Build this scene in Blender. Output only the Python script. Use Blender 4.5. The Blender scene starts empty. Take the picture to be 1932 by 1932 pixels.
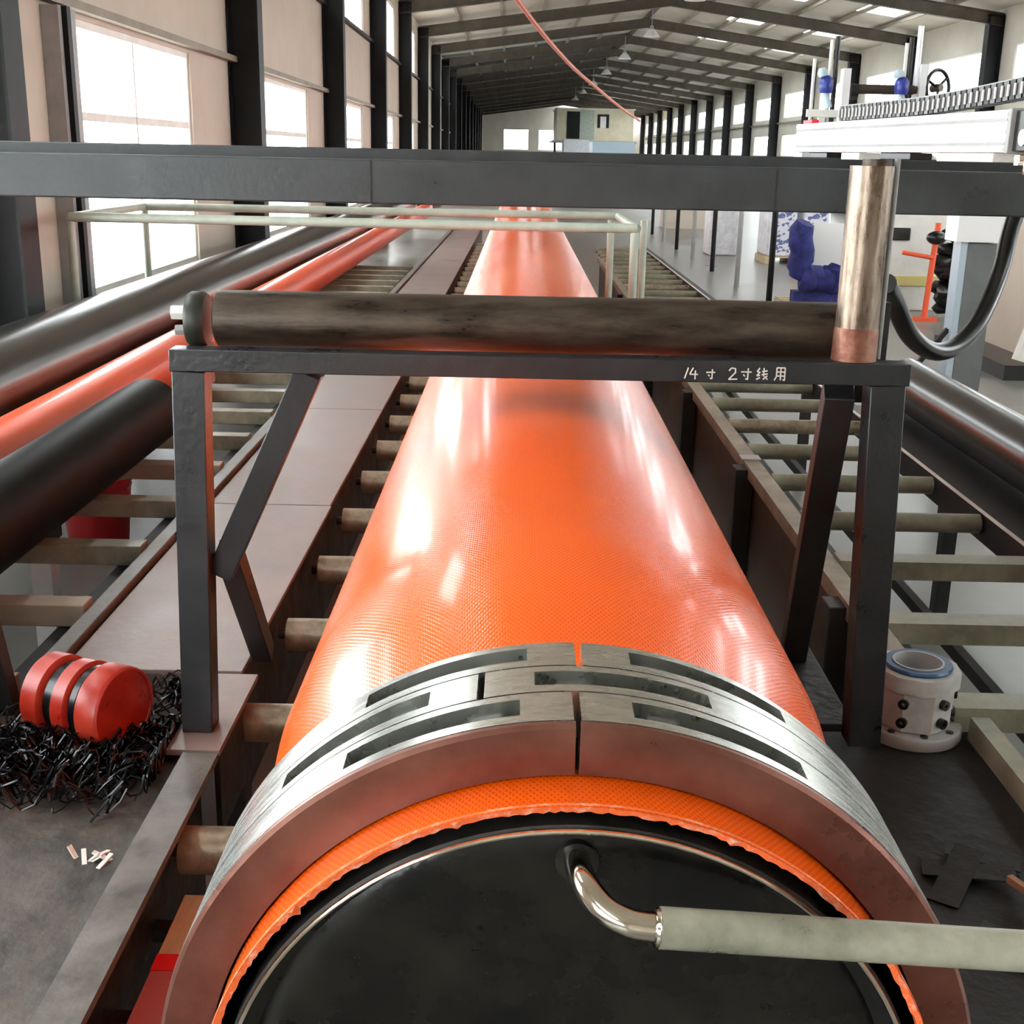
import bpy, bmesh, math, random
from mathutils import Vector, Matrix
random.seed(7)
sc = bpy.context.scene
COL = sc.collection
PI = math.pi
EYE = 1.65          # every z below is written relative to eye level and lifted by EYE on building
R_ = math.radians

# ------------------------------------------------------------------ camera
cd = bpy.data.cameras.new('camera'); cam = bpy.data.objects.new('camera', cd); COL.objects.link(cam)
Fpx = 2300.0
cd.sensor_fit = 'HORIZONTAL'; cd.sensor_width = 36.0; cd.lens = 36.0*Fpx/1932.0
cd.clip_start = 0.05; cd.clip_end = 600
def cam_basis(vx=985.0, vy=290.0, roll=-1.2):
    yd = Vector((vx-966, 966-vy, Fpx)).normalized()
    up = Vector((math.sin(R_(-roll)), math.cos(R_(-roll)), 0.0))
    up = (up - yd*up.dot(yd)).normalized()
    x = Vector((up.y*yd.z-up.z*yd.y, up.z*yd.x-up.x*yd.z, up.x*yd.y-up.y*yd.x))
    return x, yd, up                      # world axes seen in camera axes (right, up, forward)
bx_, by_, bz_ = cam_basis()
cr = Vector((bx_[0], by_[0], bz_[0])); cu = Vector((bx_[1], by_[1], bz_[1])); cf = Vector((bx_[2], by_[2], bz_[2]))
m3 = Matrix((cr, cu, -cf)).transposed()
cam.matrix_world = Matrix.Translation((0, 0, EYE)) @ m3.to_4x4()
sc.camera = cam

# ------------------------------------------------------------------ light and exposure
w = bpy.data.worlds.new('sky'); sc.world = w; w.use_nodes = True
wn = w.node_tree.nodes; wl = w.node_tree.links; wn.clear()
wo = wn.new('ShaderNodeOutputWorld'); wb = wn.new('ShaderNodeBackground')
wb.inputs[0].default_value = (0.95, 0.975, 1.0, 1); wb.inputs[1].default_value = 14.0
wl.new(wb.outputs[0], wo.inputs[0])
sc.view_settings.view_transform = 'Standard'; sc.view_settings.look = 'None'
sc.view_settings.exposure = 0.25; sc.view_settings.gamma = 1.0; sc.view_settings.use_curve_mapping = False

# ------------------------------------------------------------------ materials
MATS = {}
def mat(name, col, rough=0.6, metal=0.0, col2=None, nscale=8.0, bump=0.0, bscale=None, coat=0.0, lo=0.35, hi=0.65, rvar=0.0, stretch=None, spec=0.5):
    if name in MATS: return MATS[name]
    m = bpy.data.materials.new(name); m.use_nodes = True
    nt = m.node_tree; n = nt.nodes; l = nt.links
    b = n['Principled BSDF']
    b.inputs['Base Color'].default_value = (*col, 1); b.inputs['Roughness'].default_value = rough
    b.inputs['Metallic'].default_value = metal; b.inputs['Coat Weight'].default_value = coat
    b.inputs['Specular IOR Level'].default_value = spec
    tc = n.new('ShaderNodeTexCoord'); mp = n.new('ShaderNodeMapping'); l.new(tc.outputs['Object'], mp.inputs[0])
    if stretch: mp.inputs['Scale'].default_value = stretch
    no = n.new('ShaderNodeTexNoise'); no.inputs['Scale'].default_value = nscale; no.inputs['Detail'].default_value = 6; no.inputs['Roughness'].default_value = 0.65
    l.new(mp.outputs[0], no.inputs['Vector'])
    if col2 is not None:
        r = n.new('ShaderNodeValToRGB'); r.color_ramp.elements[0].position = lo; r.color_ramp.elements[1].position = hi
        r.color_ramp.elements[0].color = (*col, 1); r.color_ramp.elements[1].color = (*col2, 1)
        l.new(no.outputs[0], r.inputs[0]); l.new(r.outputs[0], b.inputs['Base Color'])
    if rvar:
        mr = n.new('ShaderNodeMapRange'); mr.inputs[1].default_value = .3; mr.inputs[2].default_value = .7
        mr.inputs[3].default_value = max(0.03, rough-rvar); mr.inputs[4].default_value = min(1, rough+rvar)
        l.new(no.outputs[0], mr.inputs[0]); l.new(mr.outputs[0], b.inputs['Roughness'])
    if bump:
        n2 = n.new('ShaderNodeTexNoise'); n2.inputs['Scale'].default_value = bscale or nscale*4; n2.inputs['Detail'].default_value = 4
        l.new(mp.outputs[0], n2.inputs['Vector'])
        bp = n.new('ShaderNodeBump'); bp.inputs['Strength'].default_value = bump; bp.inputs['Distance'].default_value = 0.01
        l.new(n2.outputs[0], bp.inputs['Height']); l.new(bp.outputs[0], b.inputs['Normal'])
    MATS[name] = m
    return m

M = dict(
 cream=mat('cream_panel', (.50,.43,.355), .7, col2=(.56,.49,.41), nscale=1.2),
 cream_r=mat('pale_panel', (.50,.47,.40), .7, col2=(.58,.55,.48), nscale=1.0),
 roof=mat('roof_panel', (.50,.45,.38), .6, col2=(.58,.53,.45), nscale=.8),
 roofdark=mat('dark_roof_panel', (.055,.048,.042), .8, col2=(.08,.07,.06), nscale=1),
 col=mat('column_paint', (.004,.0045,.005), .5, col2=(.008,.009,.010), nscale=5, spec=.25),
 rafter=mat('rafter_paint', (.055,.043,.030), .55, col2=(.10,.08,.058), nscale=3),
 purlin=mat('purlin_paint', (.22,.19,.15), .6, col2=(.3,.26,.2), nscale=3),
 beam=mat('beam_paint', (.030,.035,.037), .36, col2=(.046,.052,.055), nscale=9, bump=.08, bscale=60, rvar=.1),
 frame=mat('frame_paint', (.013,.015,.017), .34, col2=(.024,.026,.029), nscale=12, bump=.1, bscale=80, rvar=.1, lo=.4, hi=.8),
 framedark=mat('frame_dark', (.010,.010,.011), .45, col2=(.02,.02,.02), nscale=12),
 rust=mat('roller_rust', (.030,.021,.015), .38, .55, col2=(.10,.075,.055), nscale=7, bump=.12, bscale=90, rvar=.14, stretch=(1,4,4)),
 tube=mat('worn_steel_tube', (.10,.068,.048), .30, .8, col2=(.34,.27,.21), nscale=14, bump=.06, bscale=90, rvar=.1, stretch=(3,3,.6)),
 tuberust=mat('rusty_tube_foot', (.13,.035,.018), .45, .5, col2=(.30,.15,.10), nscale=20, bump=.15, bscale=90),
 steel=mat('bright_steel', (.74,.75,.71), .27, 1.0, col2=(.60,.61,.56), nscale=14, rvar=.06, stretch=(1,8,1)),
 clampin=mat('dark_steel', (.025,.025,.022), .4, .6, col2=(.06,.055,.05), nscale=30),
 clampface=mat('red_brown_steel', (.15,.050,.034), .32, .6, col2=(.23,.10,.072), nscale=9, bump=.06, bscale=70, rvar=.08),  # red-brown colour also carries the orange reflected on the face
 roller=mat('roller_steel', (.20,.17,.12), .36, .5, col2=(.42,.36,.27), nscale=20, bump=.1, bscale=80, rvar=.1),
 olive=mat('pale_olive_paint', (.13,.125,.085), .38, .0, col2=(.26,.25,.18), nscale=9, bump=.06, rvar=.12),
 green=mat('pale_green_paint', (.34,.40,.33), .4, .0, col2=(.48,.52,.44), nscale=6),
 board=mat('walkway_plate', (.155,.115,.10), .42, .0, col2=(.26,.21,.195), nscale=3.5, bump=.08, bscale=50, rvar=.12),
 boarddark=mat('brown_side_sheet', (.035,.026,.018), .5, .0, col2=(.06,.045,.032), nscale=5, bump=.08),
 rail=mat('dusty_rail', (.085,.08,.072), .40, .3, col2=(.18,.175,.16), nscale=9, bump=.1, bscale=70, rvar=.1),
 plate=mat('dirty_plate', (.026,.021,.016), .5, .0, col2=(.115,.10,.083), nscale=6.5, bump=.25, bscale=40, rvar=.15, lo=.38, hi=.68),
 plateblk=mat('black_plate', (.0025,.0025,.0025), .55, .0, col2=(.008,.0075,.007), nscale=9, bump=.3, bscale=30, rvar=.12),
 floor=mat('concrete_floor', (.15,.145,.125), .32, .0, col2=(.24,.23,.205), nscale=.9, rvar=.05),
 ground=mat('outside_ground', (.5,.5,.47), .8),
 black=mat('black_plastic', (.006,.006,.006), .3, .0, col2=(.010,.010,.009), nscale=10),
 blackpipe=mat('black_pipe_surface', (.007,.007,.006), .26, .0, col2=(.013,.012,.011), nscale=3, spec=.9),
 dull=mat('dull_black', (.003,.003,.003), .5, .0, col2=(.005,.005,.004), nscale=6, spec=.08),
 disc=mat('oily_black_steel', (.003,.003,.003), .26, .0, col2=(.022,.018,.013), nscale=7, bump=.15, bscale=30, rvar=.16, lo=.45, hi=.8, spec=.35),
 chrome=mat('chrome', (.75,.70,.62), .12, 1.0, col2=(.55,.50,.42), nscale=25, rvar=.06),
 greypipe=mat('grey_green_pipe', (.17,.165,.12), .34, .0, col2=(.36,.35,.27), nscale=12, bump=.08, rvar=.1),
 white=mat('white_aluminium', (.86,.86,.87), .35, .1),
 offwhite=mat('off_white', (.70,.68,.63), .5, col2=(.8,.78,.74), nscale=4),
 grey=mat('mid_grey', (.28,.28,.27), .5, col2=(.36,.36,.35), nscale=6),
 red=mat('red_paint', (.28,.008,.004), .34, .0, col2=(.42,.035,.015), nscale=12, rvar=.1),
 redplastic=mat('red_plastic', (.40,.006,.012), .35),
 brightred=mat('bright_red', (.75,.02,.03), .35),
 blue=mat('blue_cloth', (.008,.010,.085), .8, col2=(.03,.036,.20), nscale=9, bump=.3, bscale=20),
 bluering=mat('blue_ring', (.015,.07,.16), .3),
 bluevalve=mat('blue_enamel', (.03,.045,.28), .3),
 paleblue=mat('pale_blue', (.45,.55,.62), .35),
 cableor=mat('salmon_cable', (.62,.16,.10), .5),
 orange=mat('plain_orange', (.80,.10,.03), .45),
 wood=mat('pale_timber', (.50,.40,.24), .6, col2=(.62,.52,.34), nscale=10, stretch=(6,1,6)),
 bottle=mat('bale_wrap', (.62,.64,.70), .5, col2=(.85,.86,.88), nscale=9),
 glue=mat('blue_print', (.10,.12,.30), .5),
 salmon=mat('salmon_sack', (.55,.25,.18), .7),
 strap=mat('black_strap', (.003,.003,.004), .25, .0, spec=.4),
 pink=mat('pinkish_strip', (.45,.13,.13), .45),
)
def m_glass():
    m = bpy.data.materials.new('window_glass'); m.use_nodes = True; n = m.node_tree.nodes; l = m.node_tree.links; n.clear()
    o = n.new('ShaderNodeOutputMaterial'); mx = n.new('ShaderNodeMixShader'); t = n.new('ShaderNodeBsdfTransparent'); g = n.new('ShaderNodeBsdfGlossy')
    t.inputs[0].default_value = (.93,.95,.95,1); g.inputs['Roughness'].default_value = .05; mx.inputs[0].default_value = .06
    l.new(t.outputs[0], mx.inputs[1]); l.new(g.outputs[0], mx.inputs[2]); l.new(mx.outputs[0], o.inputs[0]); return m
M['glass'] = m_glass()
def m_weave(name, c1, c2, pitch=260.0, rough=.3):
    # woven hose jacket: two families of fine diagonal threads from the surface UVs (metres round, metres along)
    m = bpy.data.materials.new(name); m.use_nodes = True; nt = m.node_tree; n = nt.nodes; l = nt.links; b = n['Principled BSDF']
    uv = n.new('ShaderNodeTexCoord'); sp = n.new('ShaderNodeSeparateXYZ'); l.new(uv.outputs['UV'], sp.inputs[0])
    def wave(sx, sy):
        a = n.new('ShaderNodeMath'); a.operation = 'MULTIPLY'; a.inputs[1].default_value = sx; l.new(sp.outputs[0], a.inputs[0])
        c = n.new('ShaderNodeMath'); c.operation = 'MULTIPLY_ADD'; c.inputs[1].default_value = sy; l.new(sp.outputs[1], c.inputs[0]); l.new(a.outputs[0], c.inputs[2])
        s = n.new('ShaderNodeMath'); s.operation = 'SINE'; l.new(c.outputs[0], s.inputs[0]); return s
    w1 = wave(2*PI*pitch*.7, 2*PI*pitch*.45); w2 = wave(-2*PI*pitch*.7, 2*PI*pitch*.45)
    ad = n.new('ShaderNodeMath'); ad.operation = 'MAXIMUM'; l.new(w1.outputs[0], ad.inputs[0]); l.new(w2.outputs[0], ad.inputs[1])
    mr = n.new('ShaderNodeMapRange'); mr.inputs[1].default_value = -1; mr.inputs[2].default_value = 1; l.new(ad.outputs[0], mr.inputs[0])
    r = n.new('ShaderNodeValToRGB'); r.color_ramp.elements[0].color = (*c1, 1); r.color_ramp.elements[1].color = (*c2, 1); l.new(mr.outputs[0], r.inputs[0])
    l.new(r.outputs[0], b.inputs['Base Color'])
    bp = n.new('ShaderNodeBump'); bp.inputs['Strength'].default_value = .25; bp.inputs['Distance'].default_value = .0012
    l.new(mr.outputs[0], bp.inputs['Height']); l.new(bp.outputs[0], b.inputs['Normal'])
    b.inputs['Roughness'].default_value = rough; b.inputs['Coat Weight'].default_value = .30; b.inputs['Coat Roughness'].default_value = .12; b.inputs['Specular IOR Level'].default_value = .4
    return m
M['orangepipe'] = m_weave('orange_woven_jacket', (.80,.060,.001), (1.0,.13,.002), rough=.23)
M['redpipe'] = m_weave('orange_red_jacket', (.70,.06,.015), (.86,.11,.03))
M['cabin'] = mat('cabin_cream', (.62,.55,.38), .6, col2=(.72,.66,.50), nscale=2)
M['sheetwhite'] = mat('white_sheet', (.85,.85,.83), .6)
def m_print():
    m = bpy.data.materials.new('bale_print'); m.use_nodes = True; n = m.node_tree.nodes; l = m.node_tree.links; b = n['Principled BSDF']
    tc = n.new('ShaderNodeTexCoord'); mp = n.new('ShaderNodeMapping'); mp.inputs['Scale'].default_value = (16, 1, 24); l.new(tc.outputs['Object'], mp.inputs[0])
    v = n.new('ShaderNodeTexNoise'); v.inputs['Scale'].default_value = 1.0; v.inputs['Detail'].default_value = 1; l.new(mp.outputs[0], v.inputs['Vector'])
    r = n.new('ShaderNodeValToRGB'); r.color_ramp.interpolation = 'CONSTANT'; r.color_ramp.elements[0].color = (.70,.72,.78,1); r.color_ramp.elements[1].position = .53; r.color_ramp.elements[1].color = (.12,.14,.34,1)
    l.new(v.outputs[0], r.inputs[0]); l.new(r.outputs[0], b.inputs['Base Color']); b.inputs['Roughness'].default_value = .5
    return m
M['print'] = m_print()
M['fray'] = mat('frayed_edge', (.85,.14,.03), .8, col2=(.85,.45,.33), nscale=90, lo=.5, hi=.7)

# ------------------------------------------------------------------ mesh helpers
BROT = Matrix.Rotation(R_(0.5), 4, 'Z')       # the hall is turned half a degree against the production line
class MB:
    """collects shapes into one mesh; hall=True turns the coordinates into the hall's own axes"""
    def __init__(s, hall=False): s.bm = bmesh.new(); s.uv = s.bm.loops.layers.uv.new('UVMap'); s.hall = hall
    def raw(s, vs, fs, smooth=False):
        bv = [s.bm.verts.new(v) for v in vs]
        out = []
        for f in fs:
            try: fc = s.bm.faces.new([bv[i] for i in f]); fc.smooth = smooth; out.append(fc)
            except ValueError: pass
        return bv, out
    def box(s, x0, x1, y0, y1, z0, z1):
        vs = [(x, y, z) for x in (x0, x1) for y in (y0, y1) for z in (z0, z1)]
        s.raw(vs, [(0,1,3,2),(4,6,7,5),(0,4,5,1),(2,3,7,6),(0,2,6,4),(1,5,7,3)]); return s
    def bar(s, a, b, w, h, up=(0,0,1)):
        a, b = Vector(a), Vector(b); d = (b-a).normalized(); u = Vector(up)
        if abs(d.dot(u)) > .98: u = Vector((0,1,0))
        sd = d.cross(u).normalized(); u = sd.cross(d).normalized()
        vs = [p+sd*i*w/2+u*j*h/2 for p in (a, b) for i, j in ((-1,-1),(1,-1),(1,1),(-1,1))]
        s.raw(vs, [(3,2,1,0),(4,5,6,7),(0,1,5,4),(1,2,6,5),(2,3,7,6),(3,0,4,7)]); return s
    def path(s, pts, r, n=12, cap=True, flat=1.0):
        pts = [Vector(p) for p in pts]; N = len(pts); rs = r if isinstance(r, (list, tuple)) else [r]*N
        rings = []; ref = Vector((0,0,1)); prev = None; acc = 0
        for i, p in enumerate(pts):
            d = (pts[min(i+1, N-1)]-pts[max(i-1, 0)]).normalized()
            if prev is None:
                q = ref if abs(d.dot(ref)) < .95 else Vector((0,1,0)); a = d.cross(q).normalized()
            else:
                a = (prev-d*prev.dot(d)).normalized()
            prev = a; b = d.cross(a).normalized()
            rings.append([s.bm.verts.new(p+(a*math.cos(t)+b*math.sin(t)*flat)*rs[i]) for t in [2*PI*k/n for k in range(n)]])
            if i: acc += (p-pts[i-1]).length
            if i:
                v0 = acc-(p-pts[i-1]).length
                for k in range(n):
                    f = s.bm.faces.new((rings[i-1][k], rings[i-1][(k+1)%n], rings[i][(k+1)%n], rings[i][k])); f.smooth = True
                    rr = rs[0]
                    for lp, (uu, vv) in zip(f.loops, ((k, v0), (k+1, v0), (k+1, acc), (k, acc))): lp[s.uv].uv = (uu/n*2*PI*rr, vv)
        if cap:
            for rg in (rings[0][::-1], rings[-1]):
                try: s.bm.faces.new(rg)
                except ValueError: pass
        return s
    def cyl(s, a, b, r, n=20, r2=None): return s.path([a, b], [r, r if r2 is None else r2], n)
    def lathe(s, prof, origin, axis=(0,0,1), n=32, closed=False):
        """prof: (radius, distance along axis); closed joins last to first (hollow rings)"""
        o = Vector(origin); d = Vector(axis).normalized(); q = Vector((0,0,1)) if abs(d.z) < .9 else Vector((1,0,0))
        a = d.cross(q).normalized(); b = d.cross(a).normalized(); rings = []
        for (r, h) in prof:
            rings.append([s.bm.verts.new(o+d*h+(a*math.cos(t)+b*math.sin(t))*max(r, 1e-5)) for t in [2*PI*k/n for k in range(n)]])
        pr = list(zip(rings, rings[1:])) + ([(rings[-1], rings[0])] if closed else [])
        for A, B in pr:
            for k in range(n):
                f = s.bm.faces.new((A[k], A[(k+1)%n], B[(k+1)%n], B[k])); f.smooth = True
        return s
    def sphere(s, c, r, sx=1, sy=1, sz=1, seg=16, jit=0.0):
        v0 = len(s.bm.verts)
        ret = bmesh.ops.create_uvsphere(s.bm, u_segments=seg, v_segments=max(6, seg//2), radius=r)
        for v in ret['verts']:
            j = 1+random.uniform(-jit, jit)
            v.co = Vector((v.co.x*sx*j+c[0], v.co.y*sy*j+c[1], v.co.z*sz*j+c[2]))
        for v in ret['verts']:
            for f in v.link_faces: f.smooth = True
        return s
    def finish(s):
        if s.hall: s.bm.transform(BROT)
        s.bm.transform(Matrix.Translation((0, 0, EYE)))
        bmesh.ops.recalc_face_normals(s.bm, faces=s.bm.faces)
        return s.bm
    def bounds(s):
        xs = [v.co for v in s.bm.verts]
        return (min(v.x for v in xs), max(v.x for v in xs), min(v.y for v in xs), max(v.y for v in xs), min(v.z for v in xs))
def mk(name, mb, m, off, parent=None, bevel=0.0):
    bm = mb.finish() if not getattr(mb, 'done', False) else mb.bm
    mb.done = True
    me = bpy.data.meshes.new(name); bm.transform(Matrix.Translation(-off)); bm.to_mesh(me); bm.free()
    try: me.set_sharp_from_angle(angle=R_(40))
    except Exception: pass
    me.materials.append(m); o = bpy.data.objects.new(name, me); COL.objects.link(o)
    if parent: o.parent = parent
    else: o.location = off
    if bevel:
        bv = o.modifiers.new('bevel', 'BEVEL'); bv.width = bevel; bv.segments = 2; bv.limit_method = 'ANGLE'; bv.angle_limit = R_(40)
    return o
def base_of(mbs):
    bs = []
    for m_ in mbs:
        if not getattr(m_, 'done', False): m_.finish(); m_.done = True
        bs.append(m_.bounds())
    return Vector(((min(b[0] for b in bs)+max(b[1] for b in bs))/2, (min(b[2] for b in bs)+max(b[3] for b in bs))/2, min(b[4] for b in bs)))
def tagit(o, label=None, cat=None, group=None, kind=None):
    if label: o['label'] = label
    if cat: o['category'] = cat
    if group: o['group'] = group
    if kind: o['kind'] = kind
    return o
def solo(name, mb, m, label, cat, group=None, kind=None, bevel=0.0):
    return tagit(mk(name, mb, m, base_of([mb]), None, bevel), label, cat, group, kind)
def struct(name, mb, m, parts=()):
    off = base_of([mb]); o = mk(name, mb, m, off); o['kind'] = 'structure'
    for (pn, pmb, pm) in parts:
        if not getattr(pmb, 'done', False): pmb.finish(); pmb.done = True
        mk(pn, pmb, pm, off, o)
    return o
def thing(name, parts, label, cat, group=None, bevel=0.0):
    """parts: (name, MB, material, [label], [subparts of the same form])"""
    off = base_of([p[1] for p in parts])
    root = bpy.data.objects.new(name, None); root.empty_display_size = .1; root.location = off; COL.objects.link(root)
    tagit(root, label, cat, group)
    for p in parts:
        c = mk(p[0], p[1], p[2], off, root, bevel)
        if len(p) > 3 and p[3]: c['label'] = p[3]
        if len(p) > 4:
            for q in p[4]:
                if not getattr(q[1], 'done', False): q[1].finish(); q[1].done = True
                g = mk(q[0], q[1], q[2], off, c)
                if len(q) > 3 and q[3]: g['label'] = q[3]
    return root
def dup(root, delta, label=None, group=None):
    r = root.copy(); COL.objects.link(r); r.location = root.location + Vector(delta)
    if label: r['label'] = label
    if group: r['group'] = group
    for ch in list(root.children):
        c = ch.copy(); COL.objects.link(c); c.parent = r
        for g in list(ch.children):
            d = g.copy(); COL.objects.link(d); d.parent = c
    return r
def hall_delta(dx, dy, dz=0):
    v = BROT @ Vector((dx, dy, dz)); return (v.x, v.y, v.z)
ORD = ['first','second','third','fourth','fifth','sixth','seventh','eighth','ninth','tenth','eleventh','twelfth','thirteenth','fourteenth','fifteenth','sixteenth','seventeenth','eighteenth','nineteenth','twentieth']
def ordn(i):
    if i < 20: return ORD[i]
    tens = {2:'twenty',3:'thirty',4:'forty',5:'fifty'}[(i+1)//10]; u = (i+1) % 10
    return tens+'-'+ORD[u-1] if u else {'twenty':'twentieth','thirty':'thirtieth','forty':'fortieth','fifty':'fiftieth'}[tens]

# ================================================================== THE HALL
XL, XR = -2.55, 10.9; EAVE = 3.2; RX = (XL+XR)/2; RZ = 4.12
FY = [5.9+5.8*k for k in range(18)]; Y0, Y1 = -6.0, 106.0; FZ = -1.65
def walls_with_openings(mb, xa, xb, y0, y1, z0, z1, ops):
    """wall slab of thickness xa..xb with rectangular openings (ya,yb,za,zb)"""
    ys = sorted({y0, y1, *[o[0] for o in ops], *[o[1] for o in ops]}); zs = sorted({z0, z1, *[o[2] for o in ops], *[o[3] for o in ops]})
    for a, b in zip(ys, ys[1:]):
        run = None
        for c, d in zip(zs, zs[1:]):
            hole = any(o[0] <= a+1e-6 and b-1e-6 <= o[1] and o[2] <= c+1e-6 and d-1e-6 <= o[3] for o in ops)
            if hole:
                if run: mb.box(xa, xb, a, b, run[0], run[1]); run = None
            else: run = (run[0], d) if run else (c, d)
        if run: mb.box(xa, xb, a, b, run[0], run[1])
struct('floor', MB(True).box(XL-.1, XR+.1, Y0, Y1+.1, FZ-.1, FZ), M['floor'])
struct('ground', MB(True).box(-60, 70, -60, 170, FZ-.25, FZ-.12), M['ground'])
lops = []; rops = []
for k in range(-2, 8):
    y = 5.9+5.8*k
    lops += [(y+1.5, y+4.35, -.9, .71) if k >= 0 else (y+.6, y+5.2, -.9, .71), (y+1.2, y+4.7, 1.9, 2.95)]  # unseen near lower windows widened to add glare on the orange pipe
for k in range(-2, 17):
    y = 5.9+5.8*k
    rops += [(y+1.1, y+4.9, 1.55, 2.5), (y+1.1, y+4.9, .1, .95)]
mb = MB(True); walls_with_openings(mb, XL-.1, XL, Y0, 52.0, FZ, EAVE+.1, lops); struct('wall_left', mb, M['cream'])
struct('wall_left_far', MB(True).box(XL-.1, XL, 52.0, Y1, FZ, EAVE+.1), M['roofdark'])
mb = MB(True); walls_with_openings(mb, XR, XR+.1, Y0, Y1, FZ, EAVE+.1, rops); struct('wall_right', mb, M['cream_r'])
mb = MB(True)
far = [(-.6, 1.4, .35, 1.9), (2.3, 4.2, .35, 1.9)]
xs = [XL, -.6, 1.4, 2.3, 4.2, XR]
for a, b in zip(xs, xs[1:]):
    if any(f[0] == a for f in far): mb.box(a, b, Y1, Y1+.1, FZ, .35); mb.box(a, b, Y1, Y1+.1, 1.9, EAVE)
    else: mb.box(a, b, Y1, Y1+.1, FZ, EAVE)
mb.raw([(XL, Y1, EAVE), (XR, Y1, EAVE), (RX, Y1, RZ), (XL, Y1+.1, EAVE), (XR, Y1+.1, EAVE), (RX, Y1+.1, RZ)], [(0,1,2),(5,4,3),(0,3,4,1),(1,4,5,2),(2,5,3,0)])
struct('wall_back', mb, M['cream_r'])
struct('wall_front', MB(True).box(XL-.1, XR+.1, Y0-.1, Y0, FZ, RZ+.2), M['cream'])
# roof: cream sheets with skylight gaps, dark sheets over the far left part
def roofstrip(mb, x0, x1, y0, y1):
    def z(x): return EAVE+(RZ-EAVE)*(1-abs(x-RX)/(RX-XL))+.1
    a, b = z(x0), z(x1)
    mb.raw([(x0,y0,a),(x1,y0,b),(x1,y1,b),(x0,y1,a),(x0,y0,a+.06),(x1,y0,b+.06),(x1,y1,b+.06),(x0,y1,a+.06)],
           [(3,2,1,0),(4,5,6,7),(0,1,5,4),(1,2,6,5),(2,3,7,6),(3,0,4,7)])
mb = MB(True); sky_ops = []
skyl = [(6.3, 7.3), (8.6, 9.6)]
for k in range(-3, 17):
    ya = max(Y0, 5.9+5.8*k); yb = 5.9+5.8*(k+1); yb = min(yb, Y1)
    if yb <= ya: continue
    far_l = ya > 46
    sl = [q for q in skyl if not (far_l and q[0] < RX)]
    cur = RX if far_l else XL
    edges = []
    for q in sl:
        edges.append((cur, q[0])); cur = q[1]
    edges.append((cur, XR))
    for a, b in edges:
        if a < RX < b: roofstrip(mb, a, RX, ya, yb); roofstrip(mb, RX, b, ya, yb)
        else: roofstrip(mb, a, b, ya, yb)
    for q in sl:
        roofstrip(mb, q[0], q[1], ya, ya+1.9); roofstrip(mb, q[0], q[1], yb-1.9, yb)
        sky_ops.append((q[0], q[1], ya+1.9, yb-1.9))
ceil = struct('ceiling', mb, M['roof'])
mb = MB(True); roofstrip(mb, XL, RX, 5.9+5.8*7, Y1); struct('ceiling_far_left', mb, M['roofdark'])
win = 0
for q in sky_ops:
    win += 1; mb = MB(True); roofstrip(mb, q[0], q[1], q[2], q[2]+.06); roofstrip(mb, q[0], q[1], q[3]-.06, q[3])
    p = MB(True); roofstrip(p, q[0]+.001, q[1]-.001, q[2]+.06, q[3]-.06)
    p.bm.transform(Matrix.Translation((0, 0, .01)))
    struct('window_%d' % win, mb, M['offwhite'], [('window_pane', p, M['glass'])])
def wall_window(x, o, side, mull=2):
    global win
    win += 1; xa, xb = (x-.07, x-.02) if side < 0 else (x+.02, x+.07)
    y0, y1, z0, z1 = o; f = MB(True); t = .045
    f.box(xa, xb, y0, y1, z0, z0+t); f.box(xa, xb, y0, y1, z1-t, z1); f.box(xa, xb, y0, y0+t, z0+t, z1-t); f.box(xa, xb, y1-t, y1, z0+t, z1-t)
    pm = MB(True)
    for i in range(1, mull): yy = y0+(y1-y0)*i/mull; pm.box(xa+.01, xb-.01, yy-.018, yy+.018, z0+t, z1-t)
    if z0 < 0: pm.box(xa+.01, xb-.01, y0+t, y1-t, .14, .19)
    g = MB(True).box((xa+xb)/2-.003, (xa+xb)/2+.003, y0+t, y1-t, z0+t, z1-t)
    struct('window_%d' % win, f, M['offwhite'], [('mullion', pm, M['offwhite']), ('window_pane', g, M['glass'])])
for o in lops: wall_window(XL, o, -1)
for o in rops: wall_window(XR, o, 1)
# girts (dark rails along the left wall) and pale ones right
for i, z in enumerate((.74, 1.84)):
    solo('wall_girt', MB(True).box(XL+.002, XL+.07, 0, 51.9, z, z+.05), M['purlin' if i == 0 else 'col'],
         ['brown horizontal rail along the left wall above its lower windows', 'dark horizontal rail along the left wall below its upper windows'][i], 'wall rail')
solo('wall_girt', MB(True).box(XR-.07, XR-.002, 8, Y1-.2, 1.35, 1.41), M['purlin'], 'thin brown rail along the right wall under its upper windows', 'wall rail')
# wooden-looking dark jamb beside the first window
thing('window_shutter_box', [('jamb', MB(True).box(XL+.002, XL+.10, 7.05, 7.32, -1.2, .72), M['grey']), ('track', MB(True).box(XL+.1, XL+.13, 7.1, 7.16, -1.2, .72), M['col'])],
      'grey upright box standing against the left wall beside its nearest window', 'wall fitting')
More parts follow.
